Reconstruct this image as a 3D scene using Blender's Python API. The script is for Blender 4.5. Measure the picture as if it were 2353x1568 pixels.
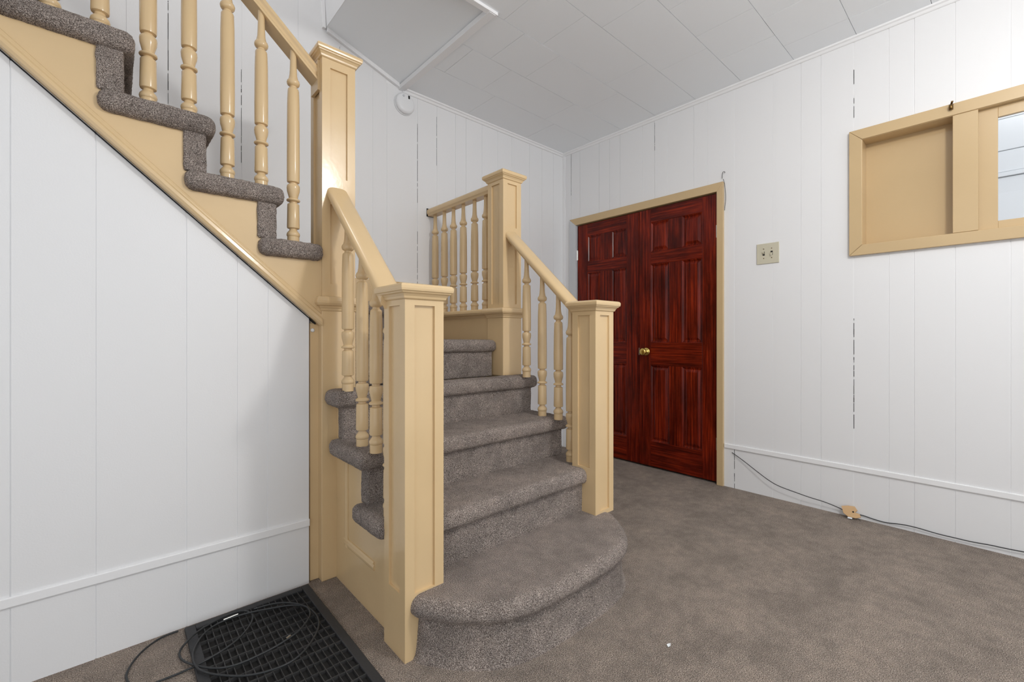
import bpy, bmesh, math, random
from mathutils import Vector, Matrix, noise
random.seed(7)
for o in list(bpy.data.objects): bpy.data.objects.remove(o, do_unlink=True)
SC = bpy.context.scene
COL = SC.collection

# ------------------------------------------------------------------ camera
F_PX, CX, HY, W, HGT = 1020.0, 1176.5, 773.0, 2353.0, 1568.0
CAMH = 1.02
YAW = math.atan2(1131.5, 1020.0)            # angle between view axis and +X (to the right)
cam = bpy.data.cameras.new('camera'); cam_o = bpy.data.objects.new('camera', cam); COL.objects.link(cam_o)
cam.sensor_width = 36.0; cam.lens = F_PX / W * 36.0; cam.sensor_fit = 'HORIZONTAL'
cam.shift_y = (HY - HGT / 2) / W
cam.clip_start = 0.02
cam_o.location = (0, 0, CAMH)
cam_o.rotation_euler = (math.radians(90), 0, YAW - math.radians(90))
SC.camera = cam_o

# ------------------------------------------------------------------ world and light
wd = bpy.data.worlds.new('world'); SC.world = wd; wd.use_nodes = True
bg = wd.node_tree.nodes['Background']; bg.inputs['Color'].default_value = (0.93, 0.965, 1.0, 1); bg.inputs['Strength'].default_value = 0.96
def point_light(name, loc, energy, radius, color):
    l = bpy.data.lights.new(name, 'POINT'); l.energy = energy; l.shadow_soft_size = radius; l.color = color
    o = bpy.data.objects.new(name, l); COL.objects.link(o); o.location = loc; return o
point_light('ceiling_lamp_light', (1.38, -0.36, 2.40), 42, 0.09, (1.0, 0.975, 0.94))
point_light('upper_hall_lamp_light', (0.35, 2.25, 4.2), 9, 0.12, (1.0, 0.975, 0.94))
point_light('next_room_fill_light', (3.75, -0.9, 2.75), 9, 0.12, (0.95, 0.975, 1.0))  # unseen fill, added to brighten the room beyond the window
SC.view_settings.view_transform = 'Standard'; SC.view_settings.look = 'None'
SC.view_settings.gamma = 1.0; SC.view_settings.use_curve_mapping = False
SC.view_settings.exposure = 0.34

# ------------------------------------------------------------------ materials
def srgb(r, g, b):
    f = lambda c: (c/255/12.92) if c/255 <= 0.04045 else ((c/255+0.055)/1.055)**2.4
    return (f(r), f(g), f(b), 1)
class NT:
    def __init__(s, name):
        s.m = bpy.data.materials.new(name); s.m.use_nodes = True; s.t = s.m.node_tree
        s.b = s.t.nodes['Principled BSDF']
    def n(s, typ, **kw):
        nd = s.t.nodes.new(typ)
        for k, v in kw.items():
            if k in nd.inputs: nd.inputs[k].default_value = v
            else: setattr(nd, k, v)
        return nd
    def l(s, a, b): s.t.links.new(a, b)
    def coord(s, scale=(1, 1, 1), rot=(0, 0, 0)):
        c = s.n('ShaderNodeTexCoord'); mp = s.n('ShaderNodeMapping'); mp.inputs['Scale'].default_value = scale; mp.inputs['Rotation'].default_value = rot
        s.l(c.outputs['Object'], mp.inputs['Vector']); return mp.outputs['Vector']
    def noise(s, vec, scale, detail=2.0, rough=0.5):
        nd = s.n('ShaderNodeTexNoise'); nd.inputs['Scale'].default_value = scale; nd.inputs['Detail'].default_value = detail; nd.inputs['Roughness'].default_value = rough
        s.l(vec, nd.inputs['Vector']); return nd.outputs['Fac']
    def ramp(s, fac, stops):
        nd = s.n('ShaderNodeValToRGB'); e = nd.color_ramp.elements
        e[0].position, e[0].color = stops[0]; e[1].position, e[1].color = stops[-1]
        for p, c in stops[1:-1]:
            q = e.new(p); q.color = c
        s.l(fac, nd.inputs['Fac']); return nd.outputs['Color']
    def mix(s, a, b, fac, blend='MIX'):
        nd = s.n('ShaderNodeMix', data_type='RGBA', blend_type=blend)
        if isinstance(fac, (int, float)): nd.inputs['Factor'].default_value = fac
        else: s.l(fac, nd.inputs['Factor'])
        for i, v in ((6, a), (7, b)):
            if isinstance(v, tuple): nd.inputs[i].default_value = v
            else: s.l(v, nd.inputs[i])
        return nd.outputs[2]
    def bump(s, h, strength, dist):
        nd = s.n('ShaderNodeBump'); nd.inputs['Strength'].default_value = strength; nd.inputs['Distance'].default_value = dist
        s.l(h, nd.inputs['Height']); s.l(nd.outputs['Normal'], s.b.inputs['Normal'])
    def base(s, v):
        if isinstance(v, tuple): s.b.inputs['Base Color'].default_value = v
        else: s.l(v, s.b.inputs['Base Color'])
def set_(m, **kw):
    for k, v in kw.items(): m.b.inputs[k.replace('_', ' ')].default_value = v

def mat_paint(name, col, rough, bscale, bstr, var=0.0, aniso=(1, 1, 1)):
    m = NT(name); v = m.coord(aniso); h = m.noise(v, bscale, 3.0)
    if var > 0:
        lo = tuple(c*(1-var) for c in col[:3]) + (1,); hi = tuple(min(1, c*(1+var)) for c in col[:3]) + (1,)
        m.base(m.ramp(m.noise(m.coord(), 3.5, 3.0), [(0.3, lo), (0.7, hi)]))
    else: m.base(col)
    set_(m, Roughness=rough); m.bump(h, bstr, 0.002); return m.m
M = {}
M['wall'] = mat_paint('white_wall_paint', srgb(236, 236, 237), 0.42, 220, 0.10)
M['ceil'] = mat_paint('white_ceiling_paint', srgb(246, 249, 252), 0.6, 160, 0.10)
M['trimwhite'] = mat_paint('white_trim_paint', srgb(243, 243, 244), 0.4, 90, 0.05)
M['backing'] = mat_paint('lit_groove_white', srgb(246, 246, 247), 0.5, 90, 0.05)  # whiter than the wall paint, imitating light caught in the grooves
M['greytrim'] = mat_paint('grey_casing_paint', srgb(205, 208, 212), 0.4, 90, 0.05)
M['beige'] = mat_paint('tan_gloss_paint', srgb(220, 191, 147), 0.19, 55, 0.10, 0.04)
M['beigewin'] = mat_paint('tan_window_paint', srgb(203, 176, 134), 0.19, 70, 0.12, 0.03)
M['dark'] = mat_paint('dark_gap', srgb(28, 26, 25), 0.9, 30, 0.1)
M['rubber'] = mat_paint('black_rubber', srgb(46, 46, 48), 0.6, 260, 0.25, 0.1)
M['rib'] = mat_paint('dusty_rubber_rib', srgb(56, 55, 55), 0.6, 160, 0.4, 0.25)
M['cord'] = mat_paint('black_cord', srgb(42, 44, 46), 0.5, 60, 0.05)
M['plastic'] = mat_paint('white_plastic', srgb(236, 237, 239), 0.35, 60, 0.03)
M['ivory'] = mat_paint('ivory_plastic', srgb(203, 197, 176), 0.4, 60, 0.03)
M['board'] = mat_paint('tan_board', srgb(206, 168, 122), 0.6, 60, 0.1, 0.06)
M['white'] = mat_paint('bright_white', srgb(240, 243, 246), 0.5, 60, 0.05)
def metal(name, col, rough):
    m = NT(name); m.base(m.ramp(m.noise(m.coord(), 60, 2), [(0.2, tuple(c*0.8 for c in col[:3])+(1,)), (0.8, col)])); set_(m, Roughness=rough, Metallic=1.0); return m.m
M['brass'] = metal('polished_brass', srgb(226, 196, 112), 0.18)
M['steel'] = metal('steel', srgb(205, 205, 200), 0.25)
M['darkbrass'] = metal('aged_brass', srgb(126, 100, 62), 0.35)

def mat_carpet(name, dark, mid, light, scale=1.0):
    m = NT(name); v = m.coord()
    v1 = m.noise(v, 400*scale, 2.0, 0.65)
    vor = m.n('ShaderNodeTexVoronoi', feature='F1'); vor.inputs['Scale'].default_value = 300*scale; m.l(v, vor.inputs['Vector'])
    big = m.noise(v, 5.0, 4.0, 0.6); mid_n = m.noise(v, 22.0, 3.0, 0.6)
    fine = m.ramp(v1, [(0.33, dark), (0.50, mid), (0.67, light)])
    pat = m.ramp(big, [(0.34, (0.78, 0.775, 0.77, 1)), (0.5, (0.97, 0.97, 0.97, 1)), (0.68, (1.13, 1.12, 1.11, 1))])
    c = m.mix(fine, pat, 1.0, 'MULTIPLY')
    pat2 = m.ramp(mid_n, [(0.35, (0.86, 0.86, 0.86, 1)), (0.65, (1.1, 1.1, 1.1, 1))])
    c = m.mix(c, pat2, 1.0, 'MULTIPLY')
    m.base(c); set_(m, Roughness=0.95); m.b.inputs['Specular IOR Level'].default_value = 0.1
    m.b.inputs['Sheen Weight'].default_value = 0.15; m.b.inputs['Sheen Roughness'].default_value = 0.6
    ad = m.n('ShaderNodeMath', operation='SUBTRACT'); m.l(v1, ad.inputs[0]); m.l(vor.outputs['Distance'], ad.inputs[1])
    m.bump(ad.outputs[0], 1.0, 0.006); return m.m
M['carpet'] = mat_carpet('brown_floor_carpet', srgb(76, 62, 53), srgb(160, 143, 129), srgb(230, 214, 199), 0.9)
M['stairc'] = mat_carpet('brown_stair_carpet', srgb(58, 47, 41), srgb(160, 144, 134), srgb(240, 226, 216), 1.0)

def mat_wood(name, sc):
    m = NT(name); v = m.coord(sc)
    g = m.noise(v, 30.0, 6.0, 0.62); big = m.noise(m.coord((1, 1.6, 0.5) if sc[1] > 1 else (1, 0.5, 1.6)), 6.0, 4.0, 0.6); fine = m.noise(v, 60.0, 3.0, 0.6)
    c = m.ramp(g, [(0.28, srgb(62, 12, 5)), (0.50, srgb(104, 26, 9)), (0.72, srgb(152, 48, 17))])
    c = m.mix(c, m.ramp(big, [(0.34, (0.45, 0.38, 0.34, 1)), (0.60, (1.1, 1.06, 1.0, 1))]), 1.0, 'MULTIPLY')
    c = m.mix(c, m.ramp(fine, [(0.35, (0.78, 0.78, 0.78, 1)), (0.6, (1.05, 1.05, 1.05, 1))]), 1.0, 'MULTIPLY')
    m.base(c); set_(m, Roughness=0.22); m.b.inputs['Specular IOR Level'].default_value = 0.22
    m.bump(fine, 0.12, 0.002); return m.m
M['wood_v'] = mat_wood('mahogany_vertical', (1, 2.4, 0.07))
M['wood_h'] = mat_wood('mahogany_horizontal', (1, 0.07, 2.4))
g = NT('clear_glass'); g.base((1, 1, 1, 1)); set_(g, Roughness=0.0, IOR=1.45); g.b.inputs['Transmission Weight'].default_value = 1.0; M['glass'] = g.m

# ------------------------------------------------------------------ helpers
def obj(name, bm, m, parent=None, smooth=False, bevel=0.0, bseg=2):
    me = bpy.data.meshes.new(name); bmesh.ops.recalc_face_normals(bm, faces=bm.faces); bm.to_mesh(me); bm.free()
    me.materials.append(M[m] if isinstance(m, str) else m)
    o = bpy.data.objects.new(name, me); COL.objects.link(o)
    if smooth:
        for p in me.polygons: p.use_smooth = True
    if bevel > 0:
        md = o.modifiers.new('bevel', 'BEVEL'); md.width = bevel; md.segments = bseg; md.limit_method = 'ANGLE'; md.angle_limit = math.radians(40)
    if parent: adopt(o, parent)
    return o
def adopt(o, parent):
    o.parent = parent
    if parent.type == 'EMPTY': o.matrix_parent_inverse = Matrix.Translation(-parent.location)
def tag(o, label, cat=None, kind=None, group=None):
    o['label'] = label
    if cat: o['category'] = cat
    if kind: o['kind'] = kind
    if group: o['group'] = group
    return o
def thing(name, loc, label, cat, kind=None):
    o = bpy.data.objects.new(name, None); COL.objects.link(o); o.location = loc; o.empty_display_size = 0.05
    return tag(o, label, cat, kind)
def box(bm, x0, x1, y0, y1, z0, z1):
    vs = [bm.verts.new((x, y, z)) for x in (x0, x1) for y in (y0, y1) for z in (z0, z1)]
    for f in ((0, 1, 3, 2), (4, 6, 7, 5), (0, 4, 5, 1), (2, 3, 7, 6), (0, 2, 6, 4), (1, 5, 7, 3)): bm.faces.new([vs[i] for i in f])
def boxes(*bs):
    bm = bmesh.new()
    for b in bs: box(bm, *b)
    return bm
def rbox(x0, x1, y0, y1, z0, z1, r, step=0.012, jit=0.0012, seed=0.0):
    """rounded box with dense grid and a little pile jitter"""
    bm = bmesh.new(); lo = Vector((x0, y0, z0)); hi = Vector((x1, y1, z1)); d = hi-lo
    r = min(r, min(d)/2*0.99); ilo = lo+Vector((r, r, r)); ihi = hi-Vector((r, r, r))
    def axis_pts(i):
        L = d[i]; n = max(1, int(math.ceil((L-2*r)/step))); a = [lo[i]+r*t for t in (0, 0.16, 0.4, 0.7)] + [ilo[i]+(ihi[i]-ilo[i])*k/n for k in range(n+1)] + [hi[i]-r*t for t in (0.7, 0.4, 0.16, 0)]
        return a
    A = [axis_pts(i) for i in range(3)]; cache = {}
    def V(p):
        k = (round(p[0], 5), round(p[1], 5), round(p[2], 5))
        if k in cache: return cache[k]
        q = Vector(p); c = Vector([min(max(q[i], ilo[i]), ihi[i]) for i in range(3)]); dd = q-c
        n = dd.normalized() if dd.length > 1e-9 else Vector((0, 0, 1))
        q = c+n*r
        if jit > 0:
            q = q + n*jit*2.2*noise.noise(q*170+Vector((seed, 0, 0))) + n*jit*1.3*noise.noise(q*18+Vector((0, seed, 0)))
        v = bm.verts.new(q); cache[k] = v; return v
    for ax in range(3):
        u, w = [i for i in range(3) if i != ax]
        for side in (lo[ax], hi[ax]):
            for i in range(len(A[u])-1):
                for j in range(len(A[w])-1):
                    ps = []
                    for a, b in ((i, j), (i+1, j), (i+1, j+1), (i, j+1)):
                        p = [0, 0, 0]; p[ax] = side; p[u] = A[u][a]; p[w] = A[w][b]; ps.append(V(p))
                    if len(set(ps)) == 4:
                        try: bm.faces.new(ps)
                        except ValueError: pass
    return bm
def lathe(bm, prof, cx, cy, z0, seg=14, axis='Z', cap=True):
    rings = []
    for r, h in prof:
        ring = []
        for k in range(seg):
            a = 2*math.pi*k/seg; c, s = r*math.cos(a), r*math.sin(a)
            if axis == 'Z': p = (cx+c, cy+s, z0+h)
            elif axis == 'X': p = (z0+h, cx+c, cy+s)
            else: p = (cx+c, z0+h, cy+s)
            ring.append(bm.verts.new(p))
        rings.append(ring)
    for a, b in zip(rings, rings[1:]):
        for k in range(seg): bm.faces.new((a[k], a[(k+1) % seg], b[(k+1) % seg], b[k]))
    if cap: bm.faces.new(rings[0][::-1]); bm.faces.new(rings[-1])
def sweep(bm, prof, pts, closed_prof=True, caps=True, up=Vector((0, 0, 1))):
    """sweep 2D profile (side, up) along straight/polyline pts; sections cut vertical-plumb"""
    rings = []
    n = len(pts)
    for i, p in enumerate(pts):
        p = Vector(p); a = Vector(pts[max(i-1, 0)]); b = Vector(pts[min(i+1, n-1)]); t = (b-a); t.z = 0; t.normalize()
        s = t.cross(up); rings.append([bm.verts.new(p+s*u+up*v) for u, v in prof])
    m = len(prof)
    for a, b in zip(rings, rings[1:]):
        for k in range(m if closed_prof else m-1): bm.faces.new((a[k], a[(k+1) % m], b[(k+1) % m], b[k]))
    if caps: bm.faces.new(rings[0][::-1]); bm.faces.new(rings[-1])
def tube(name, pts, r, m, parent=None, res=8, fill=True):
    cu = bpy.data.curves.new(name, 'CURVE'); cu.dimensions = '3D'; cu.bevel_depth = r; cu.bevel_resolution = 3; cu.resolution_u = res; cu.use_fill_caps = True
    sp = cu.splines.new('NURBS'); sp.points.add(len(pts)-1)
    for q, p in zip(sp.points, pts): q.co = (*p, 1)
    sp.use_endpoint_u = True; sp.order_u = 4
    o = bpy.data.objects.new(name, cu); COL.objects.link(o)
    dg = bpy.context.evaluated_depsgraph_get(); me = bpy.data.meshes.new_from_object(o.evaluated_get(dg)); bpy.data.objects.remove(o)
    me.materials.clear(); me.materials.append(M[m])
    for p in me.polygons: p.use_smooth = True
    me.name = name; o = bpy.data.objects.new(name, me); COL.objects.link(o)
    if parent: adopt(o, parent)
    return o
def prism(poly, z0, z1, axis='Z'):
    bm = bmesh.new()
    def P(a, b, c): return {'Z': (a, b, c), 'Y': (a, c, b), 'X': (c, a, b)}[axis]
    lo = [bm.verts.new(P(a, b, z0)) for a, b in poly]; hi = [bm.verts.new(P(a, b, z1)) for a, b in poly]
    bm.faces.new(lo); bm.faces.new(hi[::-1]); n = len(poly)
    for k in range(n): bm.faces.new((lo[k], hi[k], hi[(k+1) % n], lo[(k+1) % n]))
    return bm
# measuring helper: where a sight line meets a known plane (used to lay out cords and curves)
FW = Vector((math.cos(YAW), math.sin(YAW), 0)); RT = Vector((math.sin(YAW), -math.cos(YAW), 0))
def sight(px, py): return FW + RT*((px-CX)/F_PX) + Vector((0, 0, (HY-py)/F_PX))
def on_z(px, py, z): r = sight(px, py); return Vector((0, 0, CAMH)) + r*((z-CAMH)/r.z)
def on_x(px, py, x): r = sight(px, py); return Vector((0, 0, CAMH)) + r*(x/r.x)

XR, YB, YP, ZC = 3.10, 2.735, 1.922, 2.70
XL, YF = -1.5, -1.9

# ------------------------------------------------------------------ structure: floor
fl = tag(obj('floor', boxes((XL, XR+0.16, YF, YB+0.1, -0.06, 0.0)), 'carpet'), 'brown cut-pile carpet covering the whole hall floor', 'floor', 'structure')

# ------------------------------------------------------------------ walls of grooved panels
GAP = 0.0017
def rects_minus(y0, y1, z0, z1, holes):
    segs = [(y0, y1)]; out = []
    ys = sorted(set([y0, y1] + [h for q in holes for h in q[:2] if y0 < h < y1]))
    for a, b in zip(ys, ys[1:]):
        zs = [(z0, z1)]
        for (ha, hb, hc, hd) in holes:
            if a >= ha-1e-6 and b <= hb+1e-6:
                nz = []
                for (c, d) in zs:
                    if hd <= c or hc >= d: nz.append((c, d)); continue
                    if hc > c: nz.append((c, hc))
                    if hd < d: nz.append((hd, d))
                zs = nz
        out += [(a, b, c, d) for c, d in zs]
    return out
PT = 0.0026
def crack_segments(z0, z1, w):
    z = z0
    while z < z1:
        L = random.uniform(0.012, 0.06); yield z, min(z+L, z1), random.uniform(0.35, 1.0)*w, random.uniform(-0.3, 0.3)*w; z += L+random.choice((0.0, 0.0, 0.004, 0.015))
# right wall (x = XR is the front face of the panels)
DOOR = (1.318, 2.575, -0.01, 2.02); WIN = (-0.93, 0.530, 1.522, 2.112)
g_right = [YF, -1.6, -1.43, -1.23, -1.02, -0.86, -0.66, -0.48, -0.32, -0.21, -0.019, 0.163, 0.314, 0.416, 0.567, 0.723, 0.825, 0.980, 1.212, 1.393, 1.492, 1.696, 1.80, 1.906, 2.113, 2.216, 2.325, 2.533, 2.636, YB]
bm = bmesh.new()
for (a, b, c, d) in rects_minus(YF, YB+0.1, 0, ZC+0.05, [DOOR, WIN]): box(bm, XR+PT, XR+0.12, a, b, c, d)
wall_right = tag(obj('wall_right', bm, 'backing'), 'white grooved panel wall holding the red doors and the sliding window', 'wall', 'structure')
for y0, y1 in zip(g_right, g_right[1:]):
    dz = random.uniform(-0.0006, 0.0006); bm = bmesh.new()
    for (a, b, c, d) in rects_minus(y0+GAP, y1-GAP, 0.0, ZC, [DOOR, WIN]): box(bm, XR+dz, XR+PT+0.001, a, b, c, d)
    obj('panel', bm, 'wall', wall_right)
for (y, z0, z1) in ((0.567, 0.50, 1.12), (0.567, 2.25, 2.36), (0.567, 2.44, 2.52), (1.212, 0.0, 0.10), (1.212, 0.13, 0.26), (2.636, 2.3, 2.68), (1.80, 2.45, 2.66)):
    obj('gap', boxes(*[(XR+0.001, XR+PT+0.002, y-w+d, y+w+d, a, b) for a, b, w, d in crack_segments(z0, z1, 0.0017)]), 'dark', wall_right)
# back wall
g_back = [XL, -1.1, -0.72, -0.42, -0.21, 0.049, 0.204, 0.515, 0.799, 1.04, 1.252, 1.350, 1.580, 1.737, 1.897, 1.995, 2.15, 2.31, 2.462, 2.668, 2.82, 2.968, XR+0.0]
ZT = 4.7
wall_back = tag(obj('wall_back', boxes((XL, XR+0.12, YB+PT, YB+0.12, 0, ZT)), 'backing'), 'white grooved panel wall behind the stair landing with smoke detector', 'wall', 'structure')
for x0, x1 in zip(g_back, g_back[1:]):
    dz = random.uniform(-0.0006, 0.0006)
    obj('panel', boxes((x0+GAP, x1-GAP, YB+dz, YB+PT+0.001, 0, ZT if x0 < 1.3 else ZC)), 'wall', wall_back)
for (x, z0, z1) in ((0.204, 2.05, 2.66), (0.204, 1.7, 1.95), (0.515, 1.95, 2.45), (0.515, 1.62, 1.8), (1.580, 1.95, 2.35), (1.58, 2.1, 2.5), (1.737, 2.25, 2.6), (1.04, 2.6, 2.8), (1.58, 1.3, 1.75)):
    obj('gap', boxes(*[(x-w+d, x+w+d, YB+0.001, YB+PT+0.002, a, b) for a, b, w, d in crack_segments(z0, z1, 0.0013)]), 'dark', wall_back)
# partition wall below the upper flight: top edge follows the stringer
SL = 0.883
def str_bottom(x): return 1.079 + SL*(0.628-x)            # underside of the stringer moulding
g_part = [XL, -1.32, -1.05, -0.78, -0.55, -0.40, -0.218, -0.038, 0.194, 0.348, 0.451, 0.606]
def slant(x0, x1, ya, yb, off=0.0):
    bm = bmesh.new()
    za, zb = str_bottom(x0)+off, str_bottom(x1)+off
    vs = [bm.verts.new(p) for p in ((x0, ya, 0), (x1, ya, 0), (x1, ya, zb), (x0, ya, za), (x0, yb, 0), (x1, yb, 0), (x1, yb, zb), (x0, yb, za))]
    for f in ((0, 1, 2, 3), (7, 6, 5, 4), (0, 4, 5, 1), (1, 5, 6, 2), (2, 6, 7, 3), (3, 7, 4, 0)): bm.faces.new([vs[i] for i in f])
    return bm
wall_left = tag(obj('wall_left', slant(XL, 0.602, YP+PT, YP+0.05), 'backing'), 'white grooved panel wall under the upper stair flight', 'wall', 'structure')
for x0, x1 in zip(g_part, g_part[1:]):
    dz = random.uniform(-0.0006, 0.0006); obj('panel', slant(x0+GAP, x1-GAP, YP+dz, YP+PT+0.001), 'wall', wall_left)

tag(obj('wall_light_screen', boxes((XL-0.1, XL, 0.6, YP, 0, ZC+0.1)), 'wall'), 'unseen plain white wall added to cut light from the left of the hall', 'wall', 'structure')  # unseen wall, added and sized to limit light coming from the left
# ------------------------------------------------------------------ ceiling of tiles, sloped soffit over the stairs
SOX, SOY = 1.455, 1.785
bm = boxes((XL, XR+0.12, YF, SOY, ZC+0.006, ZC+0.10), (SOX, XR+0.12, SOY, YB+0.1, ZC+0.006, ZC+0.10))
ceiling = tag(obj('ceiling', bm, 'backing'), 'white ceiling of square-edged tiles in staggered rows', 'ceiling', 'structure')
rows = [(2.383, YB, [1.99, 2.60]), (2.083, 2.383, [1.57, 1.872, 2.488]), (1.780, 2.083, [1.70, 1.99, 2.598]),
        (1.467, 1.780, [0.93, 1.545, 1.84, 2.442, 3.05]), (1.160, 1.467, [0.76, 1.37, 1.98, 2.577]), (0.857, 1.160, [0.91, 1.52, 2.13, 2.435, 2.745]),
        (0.551, 0.857, [0.73, 1.34, 1.95, 2.56, 2.89]), (0.246, 0.551, [1.02, 1.63, 2.24, 2.89])]
y = 0.246; k = 0
while y > YF+0.05:
    rows.append((max(y-0.305, YF), y, [0.9+0.305*(k % 2)+0.61*j for j in range(-1, 4)])); y -= 0.305; k += 1
for (y0, y1, js) in rows:
    xs0 = SOX if y0 > SOY-0.02 else XL
    xs = [xs0] + [j for j in js if xs0+0.05 < j < XR-0.02] + [XR]
    if xs0 == XL:
        first = xs[1]; extra = []
        while first-0.61 > XL+0.1: first -= 0.61; extra.append(first)
        xs = [XL] + extra[::-1] + xs[1:]
    for a, b in zip(xs, xs[1:]):
        d = random.uniform(0, 0.0012)
        obj('tile', boxes((a+0.0009, b-0.0009, y0+0.0012, y1-0.0012, ZC-d, ZC+0.0065)), 'ceil', ceiling)
# sloped soffit panel
SLOPE = 0.155/0.475
def soff(x): return ZC + 0.012 + (SOX-x)*SLOPE
SX0 = 0.955
bm = bmesh.new()
vs = [bm.verts.new(p) for p in ((SX0, SOY+0.0, soff(SX0)), (SOX, SOY, soff(SOX)), (SOX, YB+0.02, soff(SOX)), (SX0, YB+0.02, soff(SX0)))]
vt = [bm.verts.new(v.co+Vector((0, 0, 0.03))) for v in vs]
bm.faces.new(vs); bm.faces.new(vt[::-1])
for k in range(4): bm.faces.new((vs[k], vs[(k+1) % 4], vt[(k+1) % 4], vt[k]))
soffit = tag(obj('ceiling_soffit', bm, 'ceil'), 'plain sloping ceiling panel above the stair landing', 'ceiling', 'structure')
# fascia rising from the soffit into the stairwell, and sides of the well
bm = bmesh.new()
q = [(SX0, soff(SX0)-0.001), (SX0+0.03, soff(SX0)-0.001), (SX0-0.07, ZT), (SX0-0.10, ZT)]
lo = [bm.verts.new((x, SOY, z)) for x, z in q]; hi = [bm.verts.new((x, YB+0.02, z)) for x, z in q]
bm.faces.new(lo); bm.faces.new(hi[::-1])
for k in range(4): bm.faces.new((lo[k], hi[k], hi[(k+1) % 4], lo[(k+1) % 4]))
tag(obj('wall_stairwell', bm, 'wall'), 'white upright face rising from the sloping soffit into the stairwell', 'wall', 'structure')
tag(obj('wall_upper', boxes((XL, SOX, SOY-0.10, SOY, ZC+0.01, ZT)), 'wall'), 'white wall closing the near side of the stairwell above ceiling', 'wall', 'structure')
tag(obj('ceiling_upper', boxes((XL, SOX, SOY-0.1, YB+0.12, ZT, ZT+0.1)), 'ceil'), 'ceiling of the upper floor over the stairwell', 'ceiling', 'structure')

# crown, soffit and base trims
def prof_cove(s): return [(0, 0), (s, 0), (s*0.9, -s*0.35), (s*0.55, -s*0.5), (s*0.35, -s*0.85), (s*0.2, -s), (0, -s)]
def trim(name, bm, label, m='trimwhite', bev=0.0015): return tag(obj(name, bm, m, bevel=bev), label, 'trim', 'structure')
def crown(p0, p1, inward, s=0.026):
    bm = bmesh.new(); inward = Vector(inward); rings = []
    for p in (Vector(p0), Vector(p1)):
        rings.append([bm.verts.new(p+inward*u+Vector((0, 0, v))) for u, v in prof_cove(s)])
    a, b = rings; n = len(a)
    for k in range(n): bm.faces.new((a[k], a[(k+1) % n], b[(k+1) % n], b[k]))
    bm.faces.new(a[::-1]); bm.faces.new(b); return bm
trim('trim_1', crown((SOX+0.01, YB, ZC), (XR, YB, ZC), (0, -1, 0)), 'thin white crown moulding along the back wall ceiling line')
trim('trim_2', crown((XR, YF, ZC), (XR, YB, ZC), (-1, 0, 0)), 'thin white crown moulding above the red doors and window')
def bar(p0, p1, w, h, updir=(0, 0, 1), side=None):
    p0, p1 = Vector(p0), Vector(p1); t = (p1-p0).normalized(); u = Vector(updir); s = side and Vector(side) or t.cross(u).normalized(); bm = bmesh.new()
    r = [[bm.verts.new(p+s*a*w/2+u*b*h/2) for a, b in ((-1, -1), (1, -1), (1, 1), (-1, 1))] for p in (p0, p1)]
    for k in range(4): bm.faces.new((r[0][k], r[0][(k+1) % 4], r[1][(k+1) % 4], r[1][k]))
    bm.faces.new(r[0][::-1]); bm.faces.new(r[1]); return bm
trim('trim_3', boxes((SOX-0.020, SOX+0.022, SOY-0.02, YB-0.001, ZC-0.018, ZC+0.012)), 'white strip at the low end of the sloping soffit')
trim('trim_4', boxes((XL, SOX+0.034, SOY-0.026, SOY+0.004, ZC-0.016, ZC+0.05), ), 'white strip along the near edge of the stairwell opening')
trim('trim_5', bar((SX0+0.004, YB-0.010, soff(SX0)-0.013), (SOX-0.02, YB-0.010, soff(SOX-0.02)-0.013), 0.02, 0.026), 'white strip where the sloping soffit meets the back wall')
trim('trim_6', bar((SX0-0.012, YB-0.008, soff(SX0)-0.01), (SX0-0.09, YB-0.008, ZT), 0.016, 0.02, (0.99, 0, 0.04), (0, 1, 0)), 'white corner strip beside the upright stairwell face')
bm = bmesh.new()
box(bm, XR-0.008, XR+0.001, YF, 1.277, 0.262, 0.292)
trim('trim_7', bm, 'thin white strip low on the right wall below the window', bev=0.003)
trim('trim_8', boxes((XL, 0.606, YP-0.008, YP+0.001, 0.238, 0.268)), 'thin white strip low on the wall under the stairs', bev=0.003)
trim('trim_9', boxes((XR-0.006, XR+0.002, YB-0.03, YB+0.001, 0, ZC)), 'narrow white corner strip where back wall meets right wall')

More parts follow.
